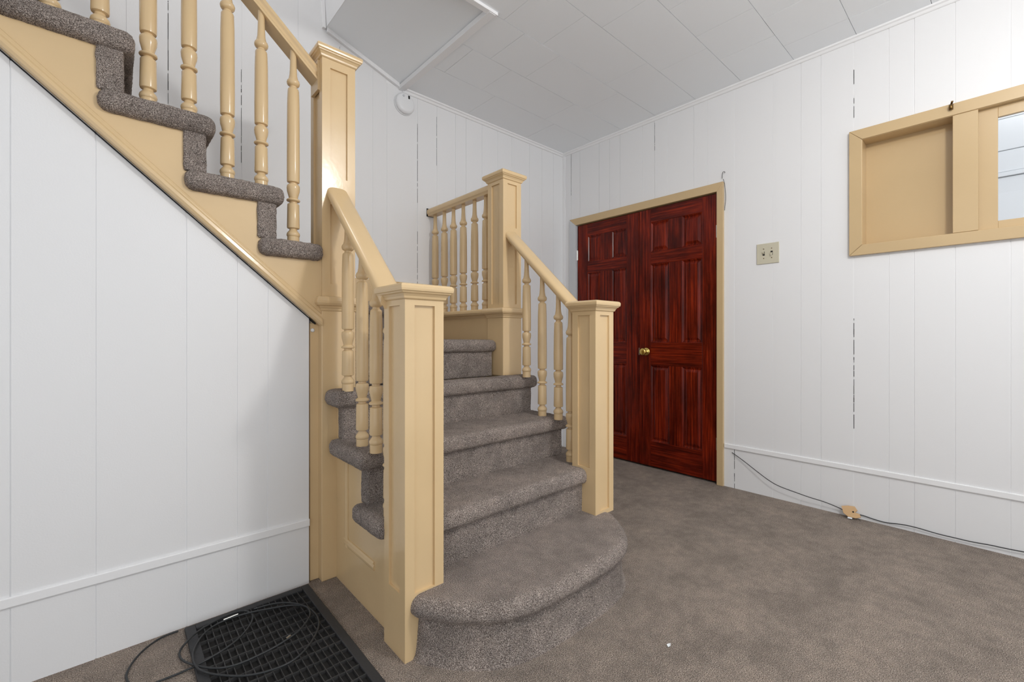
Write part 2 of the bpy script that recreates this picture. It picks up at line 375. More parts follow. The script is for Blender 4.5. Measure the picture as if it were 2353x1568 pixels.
# ------------------------------------------------------------------ double door
def door_leaf(name, y0, y1, cols, label, knob=None, hinge_y=None, dx=0.0):
    z0, z1 = 0.014, 2.006; xf = XR+0.002+dx
    rowsz = [(0.208, 0.795), (0.974, 1.576), (1.672, 1.900)]
    root = tag(obj(name, boxes((xf+0.012, xf+0.036, y0+0.0015, y1-0.0015, z0, z1)), 'wood_v'), label, 'door', 'structure')
    cs = sorted(cols); ca, cb = cs
    def part(n, b, m): obj(n, boxes(b), m, root, bevel=0.0018)
    part('stile', (xf, xf+0.014, y0+0.0015, ca[0], z0, z1), 'wood_v'); part('stile', (xf, xf+0.014, cb[1], y1-0.0015, z0, z1), 'wood_v')
    e = 0.0004
    for a, b in ((z0, rowsz[0][0]), (rowsz[0][1], rowsz[1][0]), (rowsz[1][1], rowsz[2][0]), (rowsz[2][1], z1)):
        part('rail', (xf+e, xf+0.014, ca[0], cb[1], a, b), 'wood_h')
    for a, b in rowsz:
        part('mullion', (xf+e, xf+0.014, ca[1], cb[0], a, b), 'wood_v')
        for c0, c1 in (ca, cb):
            bm = bmesh.new()                               # raised panel: cove, flat margin, raised field
            def ring(ins, x): return [bm.verts.new((x, yy, zz)) for yy, zz in ((c0+ins, a+ins), (c1-ins, a+ins), (c1-ins, b-ins), (c0+ins, b-ins))]
            R = [ring(0, xf+0.0005), ring(0.006, xf+0.0035), ring(0.012, xf+0.010), ring(0.017, xf+0.011), ring(0.034, xf+0.003), ring(0.036, xf+0.0025)]
            for p, q_ in zip(R, R[1:]):
                for k in range(4): bm.faces.new((p[k], p[(k+1) % 4], q_[(k+1) % 4], q_[k]))
            bm.faces.new(R[-1]); obj('panel', bm, 'wood_v', root)
    if knob:
        ky, kz = knob
        bm = bmesh.new(); lathe(bm, [(0.031, 0), (0.031, -0.004), (0.026, -0.008), (0.013, -0.010), (0.011, -0.028), (0.017, -0.034), (0.026, -0.042), (0.0285, -0.052), (0.026, -0.060), (0.016, -0.064), (0.004, -0.065)], ky, kz, xf, 24, 'X')
        tag(obj('knob', bm, 'brass', root, smooth=True), 'polished brass door knob')
        tag(obj('latch_plate', boxes((xf-0.001, xf+0.02, y1-0.004, y1+0.0005, kz-0.028, kz+0.028)), 'steel', root), 'bright latch plate')
    if hinge_y is not None:
        for hz in (0.275, 1.745):
            bm = bmesh.new(); lathe(bm, [(0.0055, -0.045), (0.0055, 0.045)], xf-0.002, hinge_y, hz, 10)
            box(bm, xf-0.001, xf+0.002, hinge_y-0.012, hinge_y+0.012, hz-0.043, hz+0.043)
            tag(obj('hinge', bm, 'steel', root), 'bright steel hinge')
    return root
door_leaf('door_1', 1.326, 1.938, [(1.431, 1.582), (1.682, 1.836)], 'dark red six-panel door leaf with brass knob, nearer the window', (1.873, 0.900), 1.322, 0.0)
door_leaf('door_2', 1.941, 2.566, [(2.057, 2.201), (2.310, 2.455)], 'dark red six-panel door leaf half hidden behind the newel post', None, 2.570, 0.004)
tag(obj('door_dark_backing', boxes((XR+0.04, XR+0.11, 1.318, 2.575, -0.0, 2.02)), 'dark'), 'dark block standing in for the unlit space behind the closed doors', 'dark backing', 'structure')  # shade behind the leaves painted as a solid dark block
# casing
def casing_right():
    t = thing('trim_10', (XR, 1.30, 0), 'tan painted door casing around the red doors, grey on its left leg', 'trim', 'structure')
    xf = XR-0.020
    obj('jamb_casing', prism([(1.279, 0), (1.322, 0), (1.322, 2.012), (1.279, 2.072)], xf, XR+0.002, 'X'), 'beigewin', t, bevel=0.002)
    obj('head_casing', prism([(1.279, 2.0725), (1.322, 2.0125), (2.570, 2.0125), (2.640, 2.0725)], xf, XR+0.002, 'X'), 'beigewin', t, bevel=0.002)
    tag(obj('jamb_casing', prism([(2.570, 0), (2.640, 0), (2.640, 2.072), (2.570, 2.012)], xf, XR+0.002, 'X'), 'greytrim', t, bevel=0.002), 'pale grey casing leg')
    obj('jamb', boxes((XR+0.001, XR+0.11, 1.312, 1.320, 0, 2.02)), 'beigewin', t); obj('jamb', boxes((XR+0.001, XR+0.11, 2.571, 2.580, 0, 2.02)), 'greytrim', t)
    obj('head_jamb', boxes((XR+0.001, XR+0.11, 1.312, 2.58, 2.0125, 2.022)), 'beigewin', t)
casing_right()

# ------------------------------------------------------------------ sliding window in the right wall
def window():
    t = thing('window_1', (XR, 0.0, 1.5), 'tan framed interior sliding window with solid left board', 'window', 'structure')
    y0, y1, z0, z1 = -0.90, 0.527, 1.527, 2.109          # visible opening
    cw = 0.058; xf = XR-0.022
    yo0, yo1, zo0, zo1 = y0-cw, y1+cw, z0-cw+0.002, z1+cw
    def cas(n, poly): obj(n, prism(poly, xf, XR+0.003, 'X'), 'beigewin', t, bevel=0.002)
    g_ = 0.0008
    cas('casing', [(y1+g_, z0), (yo1, zo0), (yo1, zo1), (y1+g_, z1)])
    cas('casing', [(y0, z0), (yo0, zo0), (yo0, zo1), (y0, z1)])
    cas('casing', [(y0, z1+g_), (y1, z1+g_), (yo1, zo1+g_), (yo0, zo1+g_)])
    cas('casing', [(y0, z0-g_), (y1, z0-g_), (yo1, zo0-g_), (yo0, zo0-g_)])
    xb = XR+0.068
    for b in ((xf+0.006, xb+0.05, y1-0.001, y1+0.010, z0, z1), (xf+0.006, xb+0.05, y0-0.01, y0+0.001, z0, z1), (xf+0.006, xb+0.05, y0, y1, z1-0.001, z1+0.01), (xf+0.006, xb+0.05, y0, y1, z0-0.01, z0+0.001)):
        obj('reveal', boxes(b), 'beigewin', t)
    tag(obj('panel_board', boxes((XR+0.088, XR+0.100, 0.06, y1+0.004, z0-0.002, z1+0.002)), 'beigewin', t, bevel=0.001), 'flat tan board filling the left half')
    # near sash with its wide meeting stile flush with the casing
    obj('meeting_stile', boxes((xf+0.004, xf+0.020, 0.084, 0.171, z0+0.002, z1-0.001)), 'beigewin', t, bevel=0.0015)
    s = t
    obj('sash_stile', boxes((XR+0.012, XR+0.034, 0.020, 0.095, z0, z1)), 'beigewin', s, bevel=0.0015)
    obj('sash_stile', boxes((XR+0.012, XR+0.034, y0, y0+0.06, z0, z1)), 'beigewin', s, bevel=0.0015)
    obj('sash_rail', boxes((XR+0.0125, XR+0.034, y0+0.06, 0.020, z0, z0+0.040)), 'beigewin', s, bevel=0.0015)
    obj('sash_rail', boxes((XR+0.0125, XR+0.034, y0+0.06, 0.020, z1-0.052, z1)), 'beigewin', s, bevel=0.0015)
    tag(obj('pane', boxes((XR+0.021, XR+0.025, y0+0.058, 0.022, z0+0.038, z1-0.050)), 'glass', s), 'clear glass pane')
window()
# hook on the window casing
t = thing('latch_hook', (XR-0.022, 0.176, 2.14), 'small brass catch on top of the window casing', 'hook')
obj('plate', boxes((XR-0.026, XR-0.0215, 0.168, 0.184, 2.138, 2.166)), 'darkbrass', t, bevel=0.001)
bm = bmesh.new(); lathe(bm, [(0.007, -0.012), (0.0085, -0.004), (0.0085, 0.004), (0.006, 0.012)], XR-0.036, 0.176, 2.148, 10); obj('barrel', bm, 'darkbrass', t, smooth=True)
obj('hasp', bar((XR-0.03, 0.176, 2.160), (XR-0.042, 0.171, 2.172), 0.008, 0.004), 'darkbrass', t)
# room beyond the window
wf = tag(obj('wall_far', boxes((4.35, 4.45, -4.2, 2.7, 0.0, 3.4)), 'white'), 'white boarded wall of the next room seen through the glass', 'wall', 'structure')
for z0, z1, d in ((0.0, 2.060, 0.0), (2.064, 2.092, 0.010), (2.096, 2.232, 0.0), (2.237, 2.442, 0.0), (2.447, 2.62, 0.0), (2.625, 3.4, 0.008)):
    obj('board', boxes((4.334-d, 4.351, -4.2, 2.7, z0, z1)), 'white', wf, bevel=0.003)
tag(obj('floor_far', boxes((XR+0.16, 4.45, -4.2, 2.7, -0.06, 0.0)), 'carpet'), 'floor of the next room behind the window', 'floor', 'structure')

# ------------------------------------------------------------------ staircase
ST = thing('staircase', (1.2, 1.6, 0), 'brown carpeted turning staircase with tan painted newel posts and turned balusters', 'staircase')
XA0, XA1 = 0.655, 1.798                      # tread ends (carpet wraps past the balusters)
PL, PRX = 0.707, 1.757                       # outer faces of the carriage sides
NOSE = {2: 1.300, 3: 1.535, 4: 1.765, 5: 1.948}
RISE = 0.2
TT = 0.070
def riser_face(k): return NOSE[k]+0.028
# bottom bullnose step
def bullnose():
    half = [(0.695, 1.262), (0.700, 1.222), (0.722, 1.185), (0.760, 1.130), (0.806, 1.080), (0.862, 1.035), (0.930, 1.003), (1.010, 0.985), (1.10, 0.978), (1.2175, 0.976)]
    out = half + [(2*1.2175-x, y) for x, y in half[-2::-1]]
    # resample with a Catmull-Rom
    pts = []
    for i in range(len(out)-1):
        p0, p1, p2, p3 = [Vector((*out[max(0, min(len(out)-1, j))], 0)) for j in (i-1, i, i+1, i+2)]
        for s in range(6):
            u = s/6; pts.append(0.5*((2*p1)+(-p0+p2)*u+(2*p0-5*p1+4*p2-p3)*u*u+(-p0+3*p1-3*p2+p3)*u**3))
    pts.append(Vector((*out[-1], 0)))
    nr = []
    for i in range(len(pts)):
        t = (pts[min(i+1, len(pts)-1)]-pts[max(i-1, 0)]).normalized(); nr.append(Vector((t.y, -t.x, 0)))   # outward (away from stairs)
    def loops(prof):
        bm = bmesh.new(); rings = []
        for ins, z in prof:
            rings.append([bm.verts.new(Vector((p.x, p.y, z)) - n*ins + n*0.0022*noise.noise(Vector((p.x*60, p.y*60, z*60))) ) for p, n in zip(pts, nr)])
        for a, b in zip(rings, rings[1:]):
            for k in range(len(a)-1): bm.faces.new((a[k], a[k+1], b[k+1], b[k]))
        return bm, rings
    r = 0.035
    prof = [(r+r*math.sin(a)*0-r*math.cos(a), 0.2-r+r*math.sin(a)) for a in [math.radians(d) for d in range(90, -91, -18)]]
    prof = [(r-r*math.cos(math.radians(d)), 0.165+r*math.sin(math.radians(d))) for d in range(90, -91, -15)] + [(0.06, 0.128)]
    bm, rings = loops(prof)
    a = rings[0]; v0 = bm.verts.new((a[0].co.x, 1.45, 0.2)); v1 = bm.verts.new((a[-1].co.x, 1.45, 0.2)); bm.faces.new(a + [v1, v0])
    tr = obj('tread', bm, 'stairc', ST, smooth=True); tr['label'] = 'rounded bullnose bottom tread'
    bm, rings = loops([(0.030, 0.135), (0.026, 0.09), (0.022, 0.045), (0.016, 0.012), (0.008, 0.0)])
    obj('riser', bm, 'stairc', tr, smooth=True)
bullnose()
# straight treads 2..4
for k in (2, 3, 4):
    yn = NOSE[k]; yb = riser_face(k+1)+0.066; zt = RISE*k
    x0, x1 = (0.805, 1.655) if k == 2 else (XA0, XA1)
    if k == 2:
        tr = obj('tread', rbox(0.700, 1.735, yn, yb, zt-TT, zt, 0.029, seed=k), 'stairc', ST, smooth=True)
        obj('tread_end', rbox(XA0, 0.74, 1.385, yb, zt-TT, zt, 0.03, seed=k+9), 'stairc', tr, smooth=True)
        obj('tread_end', rbox(1.69, XA1, 1.385, yb, zt-TT, zt, 0.03, seed=k+5), 'stairc', tr, smooth=True)
    else:
        tr = obj('tread', rbox(x0, x1, yn, min(yb, 1.905) if k == 4 else yb, zt-TT, zt, 0.029, seed=k), 'stairc', ST, smooth=True)
    rf = riser_face(k)
    obj('riser', rbox(PL-0.008 if k > 2 else 0.72, PRX+0.008 if k > 2 else 1.72, rf, rf+0.066, zt-RISE-0.005, zt-TT+0.012, 0.008, seed=k+20), 'stairc', tr, smooth=True)
obj('riser', rbox(0.80, 1.628, riser_face(5), riser_face(5)+0.04, 0.79, 0.95, 0.008, seed=31), 'stairc', ST, smooth=True)
# landing and winder
bmL = rbox(0.79, 1.652, NOSE[5], YB, 1.0-TT, 1.0, 0.033, seed=5)
tag(obj('landing', bmL, 'stairc', ST, smooth=True), 'carpeted quarter landing')
def slab(poly, zt, tt, name, parent):
    o = obj(name, prism(poly, zt-tt, zt), 'stairc', parent, bevel=0.028, bseg=4); return o
wn = slab([(0.788, 1.925), (1.50, YB-0.002), (0.70, YB-0.002), (0.70, 2.04), (0.788, 2.04)], 1.2, TT, 'winder_tread', ST)
obj('riser', prism([(0.788, 1.958), (0.85, 2.02), (1.465, YB-0.002), (0.70, YB-0.002), (0.70, 2.04), (0.788, 2.04)], 0.99, 1.135), 'stairc', wn)
# upper flight: treads 7..13, climbing toward -X
XN = {7: 0.722, 8: 0.503, 9: 0.276, 10: 0.056, 11: -0.166, 12: -0.388, 13: -0.61}
YU0 = 1.868                                  # near ends of upper treads
YS = 1.902                                   # stringer face
for k in range(7, 13):
    zt = RISE*k; xn = XN[k]; xb = XN[k+1]-0.024-0.066
    if k == 7:
        tr = obj('tread', rbox(xb, 0.700, 2.03, YB, zt-TT, zt, 0.029, seed=k), 'stairc', ST, smooth=True)
        obj('tread_end', rbox(xb, 0.650, YU0, 2.06, zt-TT, zt, 0.029, seed=k+3), 'stairc', tr, smooth=True)
    else:
        tr = obj('tread', rbox(xb, xn, YU0, YB, zt-TT, zt, 0.029, seed=k), 'stairc', ST, smooth=True)
    rf = xn-0.027
    if k > 7: obj('riser', rbox(rf-0.066, rf, YS-0.012, YB, zt-RISE-0.005, zt-TT+0.012, 0.008, seed=k+40), 'stairc', tr, smooth=True)
    else: obj('riser', rbox(rf-0.05, rf, 2.045, YB, zt-RISE-0.005, zt-TT+0.012, 0.008, seed=k+40), 'stairc', tr, smooth=True)
# side carriage of the lower flight: tan, stepped under the treads
def stepped(x0, x1):
    ya = 1.30
    poly = [(ya, 0.0), (1.98, 0.0), (1.98, 0.80-TT+0.01), (riser_face(4)+0.03, 0.80-TT+0.01), (riser_face(4)+0.03, 0.6-TT+0.01), (riser_face(3)+0.03, 0.6-TT+0.01), (riser_face(3)+0.03, 0.4-TT+0.01), (ya, 0.4-TT+0.01)]
    bm = bmesh.new()
    lo = [bm.verts.new((x0, a, b)) for a, b in poly]; hi = [bm.verts.new((x1, a, b)) for a, b in poly]
    f1 = bm.faces.new(lo); f2 = bm.faces.new(hi[::-1]); n = len(poly)
    for k in range(n): bm.faces.new((lo[k], hi[k], hi[(k+1) % n], lo[(k+1) % n]))
    bm.normal_update(); bmesh.ops.triangulate(bm, faces=[f1, f2]); return bm
sp = obj('side_panel', stepped(PL, PL+0.03), 'beige', ST)
# moulding on the side panel
def yz(px, py): p = on_x(px, py, PL); return (p.y, p.z)
v0, v1, v2 = yz(795, 1100), yz(797, 1246), yz(861, 1303)
def mould(y0, z0, y1, z1):
    d = Vector((0, y1-y0, z1-z0)).normalized(); s = Vector((0, -d.z, d.y)); bm = bmesh.new(); rings = []
    pr = [(-0.017, 0.001), (-0.017, -0.004), (-0.011, -0.008), (-0.005, -0.003), (0.004, -0.006), (0.012, -0.005), (0.017, -0.002), (0.017, 0.001)]
    for p, mi in ((Vector((PL, y0, z0)), 0), (Vector((PL, y1, z1)), 0)):
        rings.append([bm.verts.new(p+s*a+Vector((b, 0, 0))) for a, b in pr])
    n = len(pr)
    for k in range(n): bm.faces.new((rings[0][k], rings[0][(k+1) % n], rings[1][(k+1) % n], rings[1][k]))
    bm.faces.new(rings[0][::-1]); bm.faces.new(rings[1]); return bm
ym, zm = v1
obj('moulding', mould(ym, 0.56, ym, zm-0.017), 'beige', sp); obj('moulding', mould(ym+0.017, zm, v2[0], zm), 'beige', sp)
obj('side_panel', stepped(PRX-0.03, PRX), 'beige', ST)
obj('side_panel', boxes((PRX-0.03, PRX, 1.97, YB, 0.0, 0.99)), 'beige', ST)
# landing stringer with cap moulding, and skirting on the back wall
ls = obj('landing_stringer', boxes((1.650, 1.752, 2.02, YB, 0.90, 1.135)), 'beige', ST)
bm = bmesh.new()
capp = [(-0.076, 1.148), (-0.082, 1.160), (-0.080, 1.172), (-0.070, 1.180), (0.070, 1.180), (0.080, 1.172), (0.082, 1.160), (0.076, 1.148), (0.060, 1.146), (0.058, 1.138), (0.052, 1.128), (-0.052, 1.128), (-0.058, 1.138), (-0.060, 1.146)]
sweep(bm, capp, [(1.700, 2.03, 0), (1.700, YB, 0)]); obj('cap_moulding', bm, 'beige', ls)
tag(obj('skirting', boxes((0.70, 1.66, YB-0.020, YB, 0.99, 1.385)), 'beige', ST, bevel=0.004), 'tan skirting along the back wall')
# upper stringer
def top_line(x): return str_bottom(x)
bm = bmesh.new()
pl = [(0.648, str_bottom(0.648)), (0.648, 1.4-TT+0.012)]
for k in range(8, 14):
    rf = XN[k]-0.024-0.03; pl += [(rf, RISE*(k-1)-TT+0.012), (rf, RISE*k-TT+0.012)]
pl += [(-1.0, 2.6-TT), (-1.0, str_bottom(-1.0))]
lo = [bm.verts.new((a, YS, b)) for a, b in pl]; hi = [bm.verts.new((a, YS+0.03, b)) for a, b in pl]
f1 = bm.faces.new(lo); f2 = bm.faces.new(hi[::-1]); n = len(pl)
for k in range(n): bm.faces.new((lo[k], hi[k], hi[(k+1) % n], lo[(k+1) % n]))
bm.normal_update(); bmesh.ops.triangulate(bm, faces=[f1, f2])
us = obj('stringer', bm, 'beige', ST)
bm = bmesh.new()
# raking moulding along the bottom of the stringer
pr = [(0.0, -0.001), (-0.012, 0.002), (-0.0165, 0.010), (-0.015, 0.020), (-0.009, 0.026), (-0.008, 0.030), (-0.005, 0.037), (0.0, 0.040)]
rings = []
for x in (-1.0, 0.648):
    rings.append([bm.verts.new((x, YS+a, str_bottom(x)+b*1.3)) for a, b in pr])
for k in range(len(pr)-1): bm.faces.new((rings[0][k], rings[0][k+1], rings[1][k+1], rings[1][k]))
obj('moulding', bm, 'beige', us, smooth=False)
# tan filler strip beside the tall newel and a dark line under the stringer
obj('filler_strip', boxes((0.612, 0.650, YP+0.012, YP+0.03, 0.0, 1.075)), 'beige', ST, bevel=0.003)
bm = bmesh.new(); lathe(bm, [(0.008, 0), (0.008, -0.004), (0.004, -0.0065)], 0.622, 1.045, YP+0.012, 14, 'Y'); obj('bolt_cap', bm, 'white', ST, smooth=True)
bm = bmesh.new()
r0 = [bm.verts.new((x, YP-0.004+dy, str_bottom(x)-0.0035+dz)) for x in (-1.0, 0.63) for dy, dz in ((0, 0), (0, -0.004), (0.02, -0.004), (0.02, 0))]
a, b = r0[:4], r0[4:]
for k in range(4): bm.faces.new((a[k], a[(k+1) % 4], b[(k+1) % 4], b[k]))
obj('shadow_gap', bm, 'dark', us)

# newel posts ------------------------------------------------------
def newel(cx, cy, h, zbase, ztop, panels_front, panels_side, collar=None, base_z=None, label=''):
    """square post, recessed panels; zbase..ztop shaft, cap above"""
    m_ = 0.034; dp = 0.0085
    bm = bmesh.new()
    zs = collar[1]-0.01 if collar else zbase
    box(bm, cx-h+dp, cx+h-dp, cy-h+dp, cy+h-dp, zs, ztop)
    for sx in (-1, 1):
        for sy in (-1, 1):
            xa, xb_ = sorted((cx+sx*h, cx+sx*(h-m_))); ya, yb_ = sorted((cy+sy*h, cy+sy*(h-m_)))
            box(bm, xa, xb_, ya, yb_, zs, ztop)
    def infill(panels, axis, s):
        zz = [zs] + [v for p in panels for v in p] + [ztop]
        for a_, b_ in zip(zz[::2], zz[1::2]):
            if b_-a_ < 1e-4: continue
            if axis == 'Y': ya, yb_ = sorted((cy+s*h, cy+s*(h-dp-0.001))); box(bm, cx-h+m_, cx+h-m_, ya, yb_, a_, b_)
            else: xa, xb_ = sorted((cx+s*h, cx+s*(h-dp-0.001))); box(bm, xa, xb_, cy-h+m_, cy+h-m_, a_, b_)
    infill(panels_front, 'Y', -1); infill(panels_front, 'Y', 1); infill(panels_side, 'X', -1); infill(panels_side, 'X', 1)
    o = obj('newel_post', bm, 'beige', ST); o['label'] = label
    bm = bmesh.new()
    def ringstack(pr):
        rings = [[bm.verts.new((cx+sx*r, cy+sy*r, z)) for sx, sy in ((-1, -1), (1, -1), (1, 1), (-1, 1))] for r, z in pr]
        for a_, b_ in zip(rings, rings[1:]):
            for k in range(4): bm.faces.new((a_[k], a_[(k+1) % 4], b_[(k+1) % 4], b_[k]))
        bm.faces.new(rings[0][::-1]); bm.faces.new(rings[-1])
    t = ztop
    ringstack([(h-0.001, t-0.004), (h+0.006, t), (h+0.008, t+0.007), (h+0.013, t+0.014), (h+0.019, t+0.018), (h+0.019, t+0.021), (h+0.0235, t+0.023), (h+0.025, t+0.030), (h+0.025, t+0.038), (h+0.021, t+0.044), (h+0.012, t+0.0465)])
    obj('cap', bm, 'beige', o, bevel=0.002)
    if collar:
        z0, z1 = collar
        bm = bmesh.new()
        ringstack([(h-0.001, z0-0.006), (h+0.007, z0), (h+0.008, z0+0.008), (h+0.013, z0+0.012), (h+0.014, z0+0.018), (h+0.022, z0+0.020), (h+0.0275, z0+0.030), (h+0.0275, z0+0.040), (h+0.022, z1-0.003), (h+0.010, z1), (h-0.001, z1+0.001)])
        obj('collar', bm, 'beige', o, bevel=0.004)
        bm = boxes((cx-h-0.002, cx+h+0.002, cy-h-0.002, cy+h+0.002, base_z, z0))
        obj('base', bm, 'beige', o, bevel=0.003)
    return o
newel(0.7475, 1.3185, 0.0710, 0.0, 1.139, [(0.205, 1.118)], [(0.205, 1.118)], label='short newel post at the foot of the stairs, nearest the rubber mat')
newel(1.7085, 1.3185, 0.0690, 0.19, 1.139, [(0.21, 1.118)], [(0.41, 1.118)], label='short newel post at the foot of the stairs, in front of the doors')
newel(0.718, 1.966, 0.0700, 0.0, 2.185, [(1.240, 1.575), (1.690, 2.148)], [(1.240, 2.148)], (1.128, 1.187), 0.0, 'tallest newel post, at the foot of the upper flight')
newel(1.710, 1.964, 0.0690, 0.79, 1.915, [(1.205, 1.580), (1.645, 1.893)], [(1.205, 1.893)], (1.128, 1.183), 0.795, 'newel post at the landing corner, joined to the level rail')

# handrails ---------------------------------------------------------
hw = 0.0445
RAILP = []
for d in range(0, 181, 12):
    a = math.radians(d); c_, s_ = math.cos(a), math.sin(a)
    RAILP.append((hw*math.copysign(abs(c_)**0.62, c_), 0.030*abs(s_)**0.72))
RAILP += [(-hw*0.98, -0.008), (-hw*0.82, -0.014), (-hw*0.74, -0.024), (hw*0.74, -0.024), (hw*0.82, -0.014), (hw*0.98, -0.008)]
def rail(name, p0, p1, label=None, sc=1.0):
    bm = bmesh.new(); sweep(bm, [(u*sc, v) for u, v in RAILP], [p0, p1]); o = obj(name, bm, 'beige', ST)
    for p in o.data.polygons: p.use_smooth = len(p.vertices) == 4
    md = o.modifiers.new('sm', 'EDGE_SPLIT'); md.split_angle = math.radians(35)
    if label: o['label'] = label
    return o
def zl(y): return 1.158 + 0.93*(y-1.40)                # left rail axis
def zr(y): return 1.150 + 0.895*(y-1.40)
rail('handrail', (0.703, 1.375, zl(1.375)), (0.712, 1.905, zl(1.905)), 'sloping handrail on the left of the lower flight')
rail('handrail', (1.690, 1.375, zr(1.375)), (1.704, 1.905, zr(1.905)), 'sloping handrail on the right of the lower flight')
rail('handrail', (1.688, 2.02, 1.893), (1.688, YB-0.008, 1.893), 'level handrail from landing newel to back wall', 0.86)
obj('rail_end_plate', boxes((1.652, 1.724, YB-0.004, YB+0.001, 1.868, 1.924)), 'dark', ST)
UB = lambda x: 2.098 + 0.9*(0.64-x)
bm = bmesh.new()
up = [(-0.036, 0.0), (0.036, 0.0), (0.036, 0.012), (0.030, 0.020), (0.030, 0.034), (0.036, 0.044), (0.034, 0.060), (0.022, 0.072), (0, 0.077), (-0.022, 0.072), (-0.034, 0.060), (-0.036, 0.044), (-0.030, 0.034), (-0.030, 0.020), (-0.036, 0.012)]
sweep(bm, up, [(0.655, 1.966, UB(0.655)), (-0.8, 1.966, UB(-0.8))]); o = obj('handrail', bm, 'beige', ST); o['label'] = 'moulded handrail climbing the upper flight'
obj('rail_end_plate', boxes((0.640, 0.652, 1.925, 2.007, 2.055, 2.18)), 'beige', ST)

# balusters ---------------------------------------------------------
def bal_profile(L):
    b = L-0.120                                        # bead height
    return [(0.0225, -0.004), (0.0225, 0.024), (0.0215, 0.0255), (0.0240, 0.0285), (0.0250, 0.0345), (0.0235, 0.041), (0.0200, 0.046), (0.0165, 0.050), (0.0145, 0.054), (0.0142, 0.058), (0.0225, 0.061), (0.0236, 0.066), (0.0222, 0.158), (0.0212, 0.160),
            (0.0148, 0.163), (0.0142, 0.169), (0.0235, 0.171), (0.0255, 0.174), (0.0248, 0.178), (0.0165, 0.184), (0.0192, 0.196), (0.0235, 0.212), (0.0246, 0.226), (0.0235, 0.235), (0.0205, 0.239), (0.0148, 0.2405), (0.0142, 0.2465), (0.0225, 0.249), (0.0236, 0.254),
            (0.0240, 0.33), (0.0230, b-0.09), (0.0212, b-0.032), (0.0195, b-0.027), (0.0132, b-0.022), (0.0128, b-0.016), (0.0205, b-0.012), (0.0235, b-0.007), (0.0246, b), (0.0225, b+0.007), (0.0180, b+0.013), (0.0172, b+0.016), (0.0145, b+0.030), (0.0132, b+0.05), (0.0122, b+0.08), (0.0118, L+0.02)]
BMESH = {}
def baluster(x, y, z, L):
    key = round(L, 2)
    if key not in BMESH:
        bm = bmesh.new(); lathe(bm, bal_profile(L), 0, 0, 0, 20); me = bpy.data.meshes.new('baluster')
        bmesh.ops.recalc_face_normals(bm, faces=bm.faces); bm.to_mesh(me); bm.free(); me.materials.append(M['beige'])
        for p in me.polygons: p.use_smooth = len(p.vertices) == 4
        try: me.set_sharp_from_angle(angle=math.radians(33))
        except Exception: pass
        BMESH[key] = me
    o = bpy.data.objects.new('baluster', BMESH[key]); COL.objects.link(o); o.location = (x, y, z); adopt(o, ST); return o
zb = lambda zf, y: zf(y)-0.022
for y, z in ((1.425, 0.4), (1.535, 0.6), (1.655, 0.6), (1.795, 0.8)): baluster(0.716, y, z, zb(zl, y)-z)
for y, z in ((1.440, 0.4), (1.522, 0.6), (1.636, 0.6), (1.755, 0.8)): baluster(1.690, y, z, zb(zr, y)-z)
for y in (2.681, 2.565, 2.456, 2.345, 2.225, 2.112): baluster(1.690, y, 1.180, 1.872-1.180)
for x, z in ((0.552, 1.4), (0.435, 1.6), (0.322, 1.6), (0.205, 1.8), (0.092, 1.8), (-0.028, 2.0), (-0.140, 2.0), (-0.255, 2.2), (-0.37, 2.2)): baluster(x, 1.950, z, UB(x)-z)

# ------------------------------------------------------------------ small things
# smoke detector
def smoke():
    cx, cz = 1.473, 2.594; y = YB
    t = thing('smoke_detector', (cx, y, cz), 'round white smoke detector high on the back wall', 'smoke detector')
    bm = bmesh.new(); lathe(bm, [(0.072, 0.0), (0.072, -0.010), (0.069, -0.012)], cx, cz, y, 40, 'Y'); obj('base', bm, 'plastic', t, smooth=False)
    bm = bmesh.new(); lathe(bm, [(0.066, -0.012), (0.068, -0.015), (0.069, -0.026), (0.064, -0.034), (0.052, -0.039), (0.03, -0.041), (0.004, -0.0415)], cx, cz, y, 40, 'Y'); o = obj('cover', bm, 'plastic', t, smooth=True)
    bm = bmesh.new(); lathe(bm, [(0.008, -0.036), (0.008, -0.043)], cx-0.020, cz+0.040, y, 14, 'Y'); obj('test_button', bm, 'greytrim', t)
    bm = bmesh.new(); box(bm, cx+0.014, cx+0.024, y-0.044, y-0.036, cz+0.030, cz+0.050); tag(obj('vent', bm, 'dark', t), 'small dark vent slot')
smoke()
# light switch
def switch():
    y0, y1, z0, z1 = 0.942, 1.072, 1.482, 1.612; x = XR
    t = thing('light_switch', (x, 1.0, 1.48), 'ivory double light switch plate between the doors and window', 'light switch')
    obj('plate', boxes((x-0.006, x+0.001, y0, y1, z0, z1)), 'ivory', t, bevel=0.0025)
    for yc, s in ((1.030, 1), (0.984, -1)):
        obj('slot', boxes((x-0.0068, x-0.005, yc-0.006, yc+0.006, 1.535, 1.560)), 'dark', t)
        obj('toggle', bar((x-0.004, yc, 1.547), (x-0.017, yc, 1.547+0.010*s), 0.008, 0.011), 'ivory', t)
        for zz in (1.517, 1.577):
            bm = bmesh.new(); lathe(bm, [(0.003, 0.0), (0.003, -0.0015)], yc, zz, x-0.006, 10, 'X'); obj('screw', bm, 'darkbrass', t)
switch()
